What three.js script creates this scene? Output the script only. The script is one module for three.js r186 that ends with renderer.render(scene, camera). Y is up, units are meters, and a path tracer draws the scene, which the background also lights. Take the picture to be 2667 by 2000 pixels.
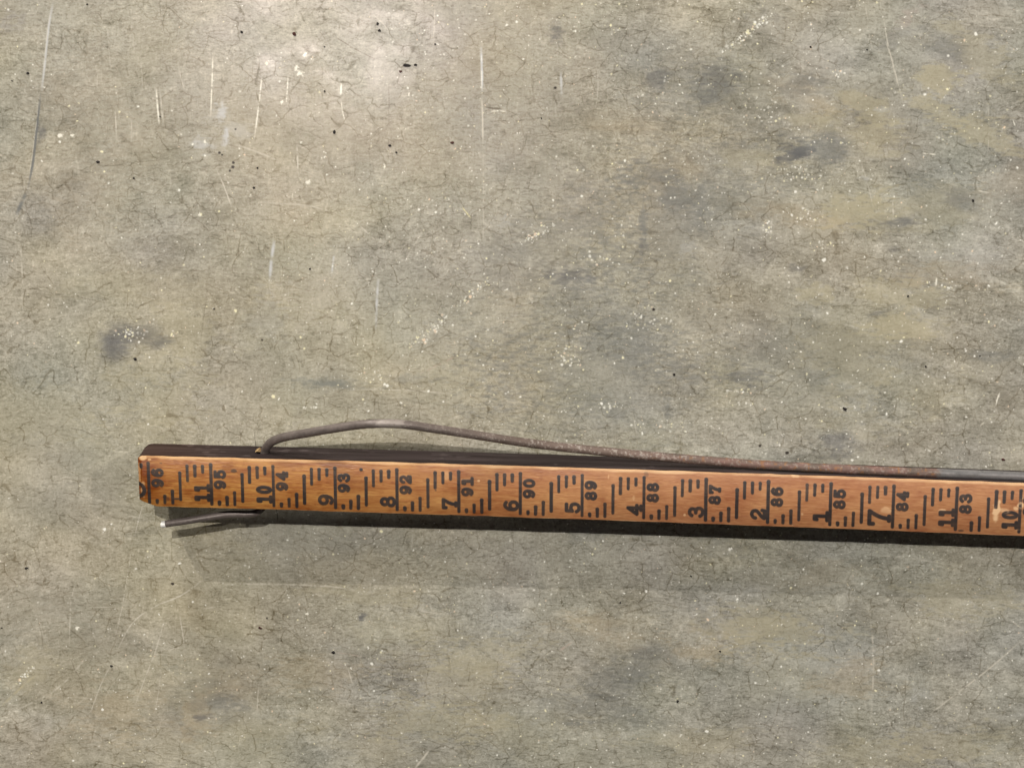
import * as THREE from 'three';
import { mergeGeometries, toCreasedNormals, mergeVertices } from 'three/addons/utils/BufferGeometryUtils.js';
import { Brush, Evaluator, SUBTRACTION } from 'three-bvh-csg';

// ---------------------------------------------------------------- camera, lamps, exposure
const scene = new THREE.Scene();
scene.background = new THREE.Color().setRGB(0.004, 0.0037, 0.0033);      // the dim rest of the hall
const MM = 0.001;
const TILT = THREE.MathUtils.degToRad(13), REACH = 908.8 * MM;
const camera = new THREE.PerspectiveCamera(19.885, 1024 / 767, 0.05, 30);
camera.up.set(0, 0, -1);
camera.position.set(0, Math.cos(TILT) * REACH, -Math.sin(TILT) * REACH);
camera.lookAt(0, 0, 0);
camera.updateMatrixWorld();
const renderer = new THREE.WebGLRenderer({ antialias: true });
renderer.toneMapping = THREE.LinearToneMapping;
renderer.toneMappingExposure = 1;
renderer.shadowMap.enabled = true;
renderer.shadowMap.type = THREE.PCFSoftShadowMap;
renderer.setSize(1024, 767);

// ceiling lamps of the hall, all outside the picture; slope = how far a shadow runs per unit of height
function lamp(slopeX, slopeZ, height, share, radius, color, aim = [0, 0.04]) {
  const d2 = height * height * (1 + slopeX * slopeX + slopeZ * slopeZ);
  const cos = height / Math.sqrt(d2);
  const l = new THREE.SpotLight(color, share * Math.PI * d2 / cos, 0, 0.5, 0.3, 2);
  l.position.set(aim[0] - slopeX * height, height, aim[1] - slopeZ * height);
  l.target.position.set(aim[0], 0, aim[1]);
  l.castShadow = true; l.shadow.mapSize.set(4096, 4096); l.shadow.bias = -0.00005;
  l.shadow.camera.near = 0.3; l.shadow.camera.far = 12;
  l.shadow.radius = radius / 0.02;
  scene.add(l, l.target);
}
lamp(0.10, 0.515, 2.6, 0.51, 0.014, 0xfff9f0);       // the main lamp
lamp(0.70, 1.42, 2.4, 0.205, 0.028, 0xfff7ec);        // lower lamp, pale shadow towards the bottom
lamp(-0.82, 0.50, 3.0, 0.155, 0.04, 0xfff7ea);        // lamp to the right
lamp(1.2, 4.4, 1.2, 0.095, 0.14, 0xfff8ee);           // far lamp at a low angle, reaching under the raised stick
lamp(0.080, -0.050, 4.0, 0.037, 0.26, 0xffeee4, [-0.071, -0.160]);   // lamp mirrored in the polished floor

// ---------------------------------------------------------------- seeded helpers
function rng(seed) {
  let s = seed >>> 0;
  return () => { s = (s + 0x6d2b79f5) >>> 0; let t = Math.imul(s ^ (s >>> 15), 1 | s); t = (t + Math.imul(t ^ (t >>> 7), 61 | t)) ^ t; return ((t ^ (t >>> 14)) >>> 0) / 4294967296; };
}
function hash(x, y, s) {
  let h = (Math.imul(x, 374761393) + Math.imul(y, 668265263) + Math.imul(s, 2147483647 ^ 0x5bd1e995)) | 0;
  h = Math.imul(h ^ (h >>> 13), 1274126177); h ^= h >>> 16; h = Math.imul(h, 0x85ebca6b); h ^= h >>> 13;
  return (h >>> 0) / 4294967296;
}
function noise(x, y, s) {                              // value noise, -1 .. 1
  const xi = Math.floor(x), yi = Math.floor(y); let fx = x - xi, fy = y - yi;
  fx = fx * fx * (3 - 2 * fx); fy = fy * fy * (3 - 2 * fy);
  const a = hash(xi, yi, s), b = hash(xi + 1, yi, s), c = hash(xi, yi + 1, s), d = hash(xi + 1, yi + 1, s);
  return (a + (b - a) * fx + (c - a) * fy + (a - b - c + d) * fx * fy) * 2 - 1;
}
function fbm(x, y, s, n) { let v = 0, a = 0.5; for (let i = 0; i < n; i++) { v += a * noise(x, y, s + i * 17); x = x * 2.03 + 11.3; y = y * 2.03 - 7.7; a *= 0.5; } return v; }
function cells(x, y, s) {                              // distance to the nearest border between cells
  const xi = Math.floor(x), yi = Math.floor(y); let f1 = 9, f2 = 9;
  for (let j = -1; j <= 1; j++) for (let i = -1; i <= 1; i++) {
    const px = xi + i + hash(xi + i, yi + j, s) - x, py = yi + j + hash(xi + i, yi + j, s + 7) - y, d = px * px + py * py;
    if (d < f1) { f2 = f1; f1 = d; } else if (d < f2) f2 = d;
  }
  return Math.sqrt(f2) - Math.sqrt(f1);
}
function pebble(x, y, s) {                             // one random tone per cell, -1 .. 1
  const xi = Math.floor(x), yi = Math.floor(y); let f1 = 9, v = 0;
  for (let j = -1; j <= 1; j++) for (let i = -1; i <= 1; i++) {
    const px = xi + i + hash(xi + i, yi + j, s) - x, py = yi + j + hash(xi + i, yi + j, s + 7) - y, d = px * px + py * py;
    if (d < f1) { f1 = d; v = hash(xi + i, yi + j, s + 13); }
  }
  return v * 2 - 1;
}
const clamp = (v, a = 0, b = 1) => Math.min(b, Math.max(a, v));
const step = (a, b, v) => { const t = clamp((v - a) / (b - a)); return t * t * (3 - 2 * t); };
function dataTexture(data, w, h, srgb) {
  const t = new THREE.DataTexture(data, w, h, THREE.RGBAFormat);
  t.magFilter = THREE.LinearFilter; t.minFilter = THREE.LinearMipmapLinearFilter; t.generateMipmaps = true;
  if (srgb) t.colorSpace = THREE.SRGBColorSpace;
  t.needsUpdate = true; return t;
}
// places measured on the photograph (2667 x 2000) -> millimetres on the level y (mm)
const F = 5704, CX = 1333.5, CY = 1000, ct = Math.cos(TILT), st = Math.sin(TILT);
function place(px, py, y = 0) {
  const a = px - CX, b = py - CY, vy = -ct * F + st * b, vz = st * F + ct * b, k = (y - ct * 908.8) / vy;
  return [a * k, y, -st * 908.8 + vz * k];
}

// ---------------------------------------------------------------- the floor
const FX0 = -242, FZ0 = -192, FW = 484, FH = 384, TW = 2048, TH = 1625, PPM = TW / FW;
const col = new Float32Array(TW * TH * 3), bump = new Float32Array(TW * TH), rough = new Float32Array(TW * TH);
for (let j = 0; j < TH; j++) for (let i = 0; i < TW; i++) {
  const x = FX0 + i / PPM, z = FZ0 + j / PPM, o = j * TW + i;
  const wx = x + 2.2 * noise(x / 7, z / 7, 3) + 0.22 * noise(x / 1.3, z / 1.3, 5), wz = z + 2.0 * noise(x / 6, z / 6, 4) + 0.2 * noise(x / 1.1, z / 1.1, 6);
  const big = fbm(x / 95 + 3.1, z / 80 + 1.7, 11, 3), mid = fbm(wx / 24, wz / 18, 21, 4), warm = fbm(wx / 46 + 9, wz / 34 - 4, 31, 3), cloud = fbm(wx / 9, wz / 6, 41, 3);
  const tilt = 0.05 * step(-100, 200, x) + 0.02 * noise(x / 60, z / 60, 49), xr = x + 0.7 * noise(x / 1.9, z / 1.9, 47), zr = z - tilt * x + 0.30 * noise(x / 1.6, z / 1.3, 48) + 0.8 * noise(x / 9, z / 9, 46);
  const brushed = 0.6 * fbm(xr / 2.1, zr / 0.75, 51, 3), fine = noise(xr / 0.55 + zr * 0.3, zr / 0.37 - xr * 0.2, 61), grit = noise(x / 0.43 + z / 0.9, z / 0.43 - x / 0.9, 71);
  const up = step(0.25, 0.75, noise(xr / 0.42, z / 2.0, 81)) - 0.5 * step(0.35, 0.8, noise(xr / 0.5 + 7, z / 2.6, 83));
  const peb = 0.6 * pebble(wx / 2.3, wz / 1.35, 85) + 0.5 * pebble(wx / 4.6 + 9, wz / 3.1, 87), calm = 0.55 + 0.45 * step(-0.4, 0.4, fbm(x / 40, z / 34, 89, 2));
  const strokes = 0.6 * pebble(xr / 2.9, zr / 0.72, 57) + 0.5 * pebble(xr / 1.6 + 3, zr / 0.5, 58) + 0.35 * pebble(xr / 0.8 + 3, zr / 1.5, 59), rs = Math.max(step(20, 140, x - 0.2 * z), 0.8 * step(55, 110, z + 0.1 * x)), streaky = rs * (0.55 * fbm(x / 17, (z - 0.28 * x) / 5.5, 151, 4) + 0.25 * pebble(wx / 15, (wz - 0.25 * wx) / 5, 153));
  const dark = step(0.28, 0.66, noise(xr / 1.7, zr / 0.42, 53) * 0.75 + 0.35 * noise(xr / 0.8, zr / 0.4, 54)), light = step(0.34, 0.7, noise(xr / 1.9 + 31, zr / 0.40, 55) * 0.75 + 0.35 * noise(xr / 0.7, zr / 0.4, 56));
  // crazing: two nets of hairline cracks, open only in patches
  const p1 = step(-0.45, 0.25, fbm(x / 17, z / 14, 91, 2) + 0.1 - 0.12 * step(40, 160, x)), p2 = step(-0.4, 0.3, fbm(x / 11 + 5, z / 9, 95, 2));
  const c1 = 1 - step(0.0, 0.062, cells(wx / 9.5 + 0.03 * noise(x / 0.9, z / 0.9, 97), wz / 7.0 + 0.03 * noise(x / 0.9 + 50, z / 0.9, 98), 101)), c2 = 1 - step(0.0, 0.11, cells(wx / 4.2 + 40, wz / 2.7, 111));
  const dash = step(0.30, 0.62, fbm(x / 3.4, z / 0.55, 121, 2)) * step(-0.1, 0.4, fbm(x / 15, z / 12, 123, 2));
  const crack = clamp(c1 * p1 * step(-0.65, 0.25, noise(x / 2.6, z / 2.6, 131)) + 0.62 * c2 * p2 * step(-0.5, 0.3, noise(x / 1.7, z / 1.7, 133)) + 0.5 * dash);
  let L = 0.668 - 0.020 * step(-60, 160, x + 0.5 * z) + 0.030 * big + 0.055 * mid + 0.050 * cloud + calm * (0.075 * brushed + 0.040 * fine + 0.040 * grit + 0.030 * peb + 0.040 * strokes) + 0.125 * streaky - 0.085 * dark + 0.062 * light + 0.036 * up;
  L -= 0.172 * crack;
  const right = step(-60, 160, x + 0.5 * z);
  const w = 0.020 * warm + 0.006 * mid - 0.011 * right, olive = 0.009 * fbm(wx / 30 - 8, wz / 26 + 3, 141, 2);
  col[o * 3] = L + 0.017 + w * 1.0 + 0.010 * crack; col[o * 3 + 1] = L + 0.2 * w + olive; col[o * 3 + 2] = L - 0.061 - 1.4 * w - 0.5 * olive - 0.012 * crack;
  bump[o] = 0.5 + 0.22 * brushed + 0.10 * fine + 0.12 * up + 0.08 * grit - 0.55 * crack;
  rough[o] = 0.5 + 0.25 * mid + 0.3 * cloud + 0.25 * crack;
}
function dab(x, z, rx, rz, c, a, soft = 1, seed = 0, turn = 0, ragged = 0) {   // a stain: soft, ragged spot of its own colour, in mm
  const R = Math.max(rx, rz) * (1.25 + ragged), i0 = Math.max(0, Math.floor((x - R - FX0) * PPM)), i1 = Math.min(TW - 1, Math.ceil((x + R - FX0) * PPM));
  const j0 = Math.max(0, Math.floor((z - R - FZ0) * PPM)), j1 = Math.min(TH - 1, Math.ceil((z + R - FZ0) * PPM)), cs = Math.cos(turn), sn = Math.sin(turn);
  for (let j = j0; j <= j1; j++) for (let i = i0; i <= i1; i++) {
    const dx = FX0 + i / PPM - x, dz = FZ0 + j / PPM - z, u = (dx * cs + dz * sn) / rx, v = (-dx * sn + dz * cs) / rz;
    let q = Math.sqrt(u * u + v * v);
    if (ragged) q += ragged * (fbm(dx / (rx * 0.55) + seed * 3.1, dz / (rz * 0.55) - seed, 200 + seed, 4) + 0.85 * fbm((dx + x) / 2.4, (dz + z) / 0.8, 230, 3));
    const k = a * (1 - step(1 - soft, 1.0 + 0.0001, q)); if (k <= 0) continue;
    const o = (j * TW + i) * 3; for (let n = 0; n < 3; n++) col[o + n] += (c[n] - col[o + n]) * k;
  }
}
const spot = (px, py, rx, rz, c, a, soft, seed, turn, ragged) => { const p = place(px, py); dab(p[0], p[2], rx / 6.28, rz / 6.1, c, a, soft, seed, turn, ragged); };   // radii in photograph pixels
let scratchSeed = 900;
function scratch(pts, width, c, a, gaps = 0.35, fade = true) {                // a scored line through photograph points
  const m = pts.map(([u, v]) => place(u, v)), r = rng(scratchSeed++), curve = new THREE.CatmullRomCurve3(m.map((p) => new THREE.Vector3(...p)));
  const len = curve.getLength(), n = Math.ceil(len / 0.16), ph = r() * 100;
  for (let k = 0; k <= n; k++) {
    const t = k / n, p = curve.getPointAt(t), g = noise(t * len / 2.1 + ph, 3.3, 301) * 0.6 + noise(t * len / 0.5, ph, 302) * 0.4;
    const open = step(gaps - 0.62, gaps + 0.08, g), f = fade ? Math.min(1, 4 * t, 4 * (1 - t)) : 1;
    const rr = width / 6.28 / 2 * (0.7 + 0.5 * r());
    dab(p.x + (r() - 0.5) * 0.08, p.z + (r() - 0.5) * 0.08, rr, rr, c, a * open * f * 0.7, 0.8);
  }
}
const BLUE = [0.465, 0.475, 0.475], DBLUE = [0.375, 0.38, 0.395], YEL = [0.74, 0.71, 0.60], TAN = [0.75, 0.675, 0.55], PALE = [0.86, 0.84, 0.79], WHITE = [1.0, 0.99, 0.94], ICE = [0.83, 0.84, 0.85], PINK = [0.76, 0.69, 0.64];
for (const [x, y, rx, rz, c, a, seed, turn] of [
  // broad tone
  [1500, 760, 330, 230, BLUE, 0.36, 1, 0.2], [1760, 560, 260, 190, BLUE, 0.30, 2, -0.3], [1620, 980, 330, 150, BLUE, 0.28, 3, 0], [2150, 980, 260, 130, BLUE, 0.22, 4, 0.1], [1350, 1000, 240, 120, BLUE, 0.16, 5, 0],
  [1950, 280, 260, 170, BLUE, 0.26, 6, 0.4], [2480, 560, 220, 120, BLUE, 0.14, 7, 0.2], [1680, 1720, 190, 110, BLUE, 0.25, 8, -0.5], [1560, 1830, 150, 90, BLUE, 0.28, 9, 0], [560, 1860, 120, 90, BLUE, 0.28, 10, 0], [520, 1760, 110, 90, [0.50, 0.51, 0.46], 0.35, 11, 0],
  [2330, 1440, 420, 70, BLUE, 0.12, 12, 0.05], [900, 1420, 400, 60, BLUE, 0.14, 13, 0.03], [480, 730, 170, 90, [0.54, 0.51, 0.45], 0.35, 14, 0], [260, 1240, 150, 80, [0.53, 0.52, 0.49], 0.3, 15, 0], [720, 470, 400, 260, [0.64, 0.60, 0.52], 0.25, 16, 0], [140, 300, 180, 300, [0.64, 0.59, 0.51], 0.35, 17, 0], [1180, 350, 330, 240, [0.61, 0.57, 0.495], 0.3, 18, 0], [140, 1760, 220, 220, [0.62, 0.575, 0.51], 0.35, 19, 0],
  // yellowish patches
  [430, 1040, 150, 70, YEL, 0.42, 21, 0], [500, 860, 110, 60, YEL, 0.5, 22, 0.1], [330, 760, 160, 60, YEL, 0.3, 23, 0.2], [400, 950, 70, 50, YEL, 0.4, 24, 0], [90, 1080, 120, 70, YEL, 0.3, 25, 0], [340, 1120, 110, 40, YEL, 0.35, 26, 0],
  [2220, 540, 95, 40, YEL, 0.75, 27, 0], [2260, 270, 90, 32, YEL, 0.6, 28, 0.5], [2450, 205, 46, 36, YEL, 0.75, 29, 0.4], [2440, 290, 70, 26, YEL, 0.6, 30, 0.45], [2250, 345, 100, 40, YEL, 0.5, 31, 0.3], [2560, 150, 120, 36, YEL, 0.45, 32, 0.6], [2350, 850, 95, 34, YEL, 0.7, 33, 0], [2340, 760, 90, 40, YEL, 0.5, 34, 0], [2120, 765, 42, 20, YEL, 0.6, 35, 0], [2420, 540, 130, 60, YEL, 0.35, 36, 0], [2230, 930, 120, 90, YEL, 0.35, 37, 0], [2420, 1000, 110, 60, YEL, 0.3, 38, 0.3], [2100, 310, 60, 24, YEL, 0.45, 39, 0], [2250, 1110, 90, 40, YEL, 0.35, 40, 0], [1750, 440, 80, 40, TAN, 0.4, 41, 0], [1970, 420, 90, 30, YEL, 0.4, 42, 0.1],
  [500, 1880, 56, 70, TAN, 0.62, 43, 0], [560, 1800, 110, 34, TAN, 0.4, 44, -0.3], [1830, 1700, 110, 50, TAN, 0.5, 45, 0], [1940, 1640, 120, 60, YEL, 0.35, 46, 0], [1150, 1760, 120, 90, YEL, 0.42, 47, 0], [940, 1550, 160, 24, YEL, 0.45, 48, 0.1], [1060, 1640, 130, 60, YEL, 0.3, 49, 0], [2150, 1500, 130, 50, TAN, 0.25, 50, 0], [70, 1730, 50, 60, YEL, 0.4, 51, 0.6], [430, 1950, 120, 60, YEL, 0.25, 52, 0], [2320, 1960, 160, 50, YEL, 0.35, 53, 0], [1340, 1900, 120, 60, YEL, 0.3, 54, 0], [960, 1960, 110, 40, YEL, 0.3, 55, 0],
  [1250, 1700, 170, 60, YEL, 0.6, 141, 0], [1560, 1640, 150, 40, TAN, 0.5, 142, 0.1], [2050, 1650, 170, 50, YEL, 0.5, 143, 0], [1150, 1880, 150, 50, YEL, 0.6, 144, 0], [2200, 1760, 120, 60, TAN, 0.45, 145, 0], [2500, 1560, 130, 50, YEL, 0.45, 146, 0.1], [800, 1750, 150, 60, TAN, 0.4, 147, 0], [300, 1850, 140, 70, TAN, 0.4, 148, 0], [1780, 1930, 170, 40, YEL, 0.45, 149, 0], [2480, 1930, 140, 50, YEL, 0.45, 150, 0], [700, 1900, 120, 50, YEL, 0.4, 151, 0], [2560, 340, 110, 40, YEL, 0.6, 152, 0.45], [2100, 250, 100, 30, TAN, 0.5, 153, 0.3], [2500, 720, 140, 40, TAN, 0.45, 154, 0.1], [2060, 560, 130, 30, TAN, 0.4, 155, 0.1], [1650, 330, 120, 30, TAN, 0.35, 156, 0],
  // pale haze
  [780, 780, 130, 60, [0.73, 0.71, 0.69], 0.35, 61, 0.4], [690, 830, 70, 80, [0.69, 0.70, 0.70], 0.4, 62, 0], [600, 330, 60, 30, ICE, 0.5, 63, 0.4], [525, 378, 26, 20, ICE, 1, 64, 0], [575, 290, 13, 26, ICE, 1.2, 65, 0], [588, 352, 9, 34, ICE, 1.3, 66, 0], [990, 400, 160, 130, [0.67, 0.64, 0.58], 0.3, 67, 0], [2600, 480, 110, 60, [0.70, 0.66, 0.60], 0.45, 68, 0], [30, 55, 36, 26, [0.66, 0.65, 0.66], 0.6, 69, 0], [2510, 690, 130, 40, [0.67, 0.66, 0.65], 0.4, 70, 0], [2360, 50, 44, 16, [0.72, 0.67, 0.64], 0.8, 71, -0.8], [2330, 100, 50, 22, [0.62, 0.62, 0.62], 0.5, 72, -0.5], [2260, 460, 16, 10, ICE, 0.6, 73, -0.3], [2290, 283, 22, 12, ICE, 0.6, 74, 0.2], [130, 1880, 40, 36, ICE, 0.3, 75, 0], [880, 1720, 46, 60, ICE, 0.3, 76, 0], [1310, 580, 18, 22, ICE, 0.5, 77, 0], [770, 1100, 40, 50, [0.73, 0.71, 0.69], 0.3, 78, 0], [1790, 640, 24, 16, ICE, 0.4, 79, 0], [2400, 1810, 30, 26, ICE, 0.55, 80, 0], [2660, 1850, 60, 40, ICE, 0.3, 81, -0.5], [1960, 1540, 60, 26, ICE, 0.3, 82, 0],
]) spot(x, y, rx * 1.25, rz * 1.25, c, a * (c === BLUE ? 0.95 : c === YEL && x > 1900 ? 0.8 : 0.6), c === YEL ? 0.6 : 1, seed, turn, 0.9);
for (const [x, y, rx, rz, c, a, seed, turn] of [      // dark smudges
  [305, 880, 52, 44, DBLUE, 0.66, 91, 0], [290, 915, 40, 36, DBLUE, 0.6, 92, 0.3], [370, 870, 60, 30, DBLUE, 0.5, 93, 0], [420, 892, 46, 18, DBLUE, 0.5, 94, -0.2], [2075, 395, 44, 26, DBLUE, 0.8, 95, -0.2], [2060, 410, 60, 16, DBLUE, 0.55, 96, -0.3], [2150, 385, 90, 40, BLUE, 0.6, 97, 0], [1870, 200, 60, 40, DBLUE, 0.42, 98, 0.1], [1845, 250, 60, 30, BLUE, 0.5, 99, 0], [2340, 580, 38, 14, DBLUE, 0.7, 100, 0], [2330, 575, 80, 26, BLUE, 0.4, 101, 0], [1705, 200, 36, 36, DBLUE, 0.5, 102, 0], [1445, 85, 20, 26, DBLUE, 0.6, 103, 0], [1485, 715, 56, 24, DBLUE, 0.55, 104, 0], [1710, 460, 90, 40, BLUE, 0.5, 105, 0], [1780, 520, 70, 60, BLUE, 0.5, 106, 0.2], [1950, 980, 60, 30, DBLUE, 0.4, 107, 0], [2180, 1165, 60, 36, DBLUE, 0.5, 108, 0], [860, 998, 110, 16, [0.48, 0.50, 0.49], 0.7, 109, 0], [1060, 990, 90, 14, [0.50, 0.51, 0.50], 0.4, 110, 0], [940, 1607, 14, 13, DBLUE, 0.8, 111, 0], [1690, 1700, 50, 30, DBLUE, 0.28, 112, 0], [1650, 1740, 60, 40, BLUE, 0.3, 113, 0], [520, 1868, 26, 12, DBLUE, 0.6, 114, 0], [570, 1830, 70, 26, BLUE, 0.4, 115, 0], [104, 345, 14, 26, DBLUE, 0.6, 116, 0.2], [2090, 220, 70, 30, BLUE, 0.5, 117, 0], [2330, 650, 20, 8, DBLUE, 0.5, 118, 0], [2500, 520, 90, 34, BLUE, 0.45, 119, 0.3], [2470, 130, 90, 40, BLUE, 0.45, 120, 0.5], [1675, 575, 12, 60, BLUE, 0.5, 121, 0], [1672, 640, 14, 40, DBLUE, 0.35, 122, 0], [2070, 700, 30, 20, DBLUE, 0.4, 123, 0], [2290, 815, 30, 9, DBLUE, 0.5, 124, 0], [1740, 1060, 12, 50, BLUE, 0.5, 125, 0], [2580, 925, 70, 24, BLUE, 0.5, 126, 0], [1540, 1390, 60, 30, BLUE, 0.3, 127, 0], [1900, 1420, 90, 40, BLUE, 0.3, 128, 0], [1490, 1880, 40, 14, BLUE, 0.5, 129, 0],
]) spot(x, y, rx * 1.3, rz * 1.3, c, a * 0.85, 1, seed, turn, seed < 95 ? 0.32 : 0.65);
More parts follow.
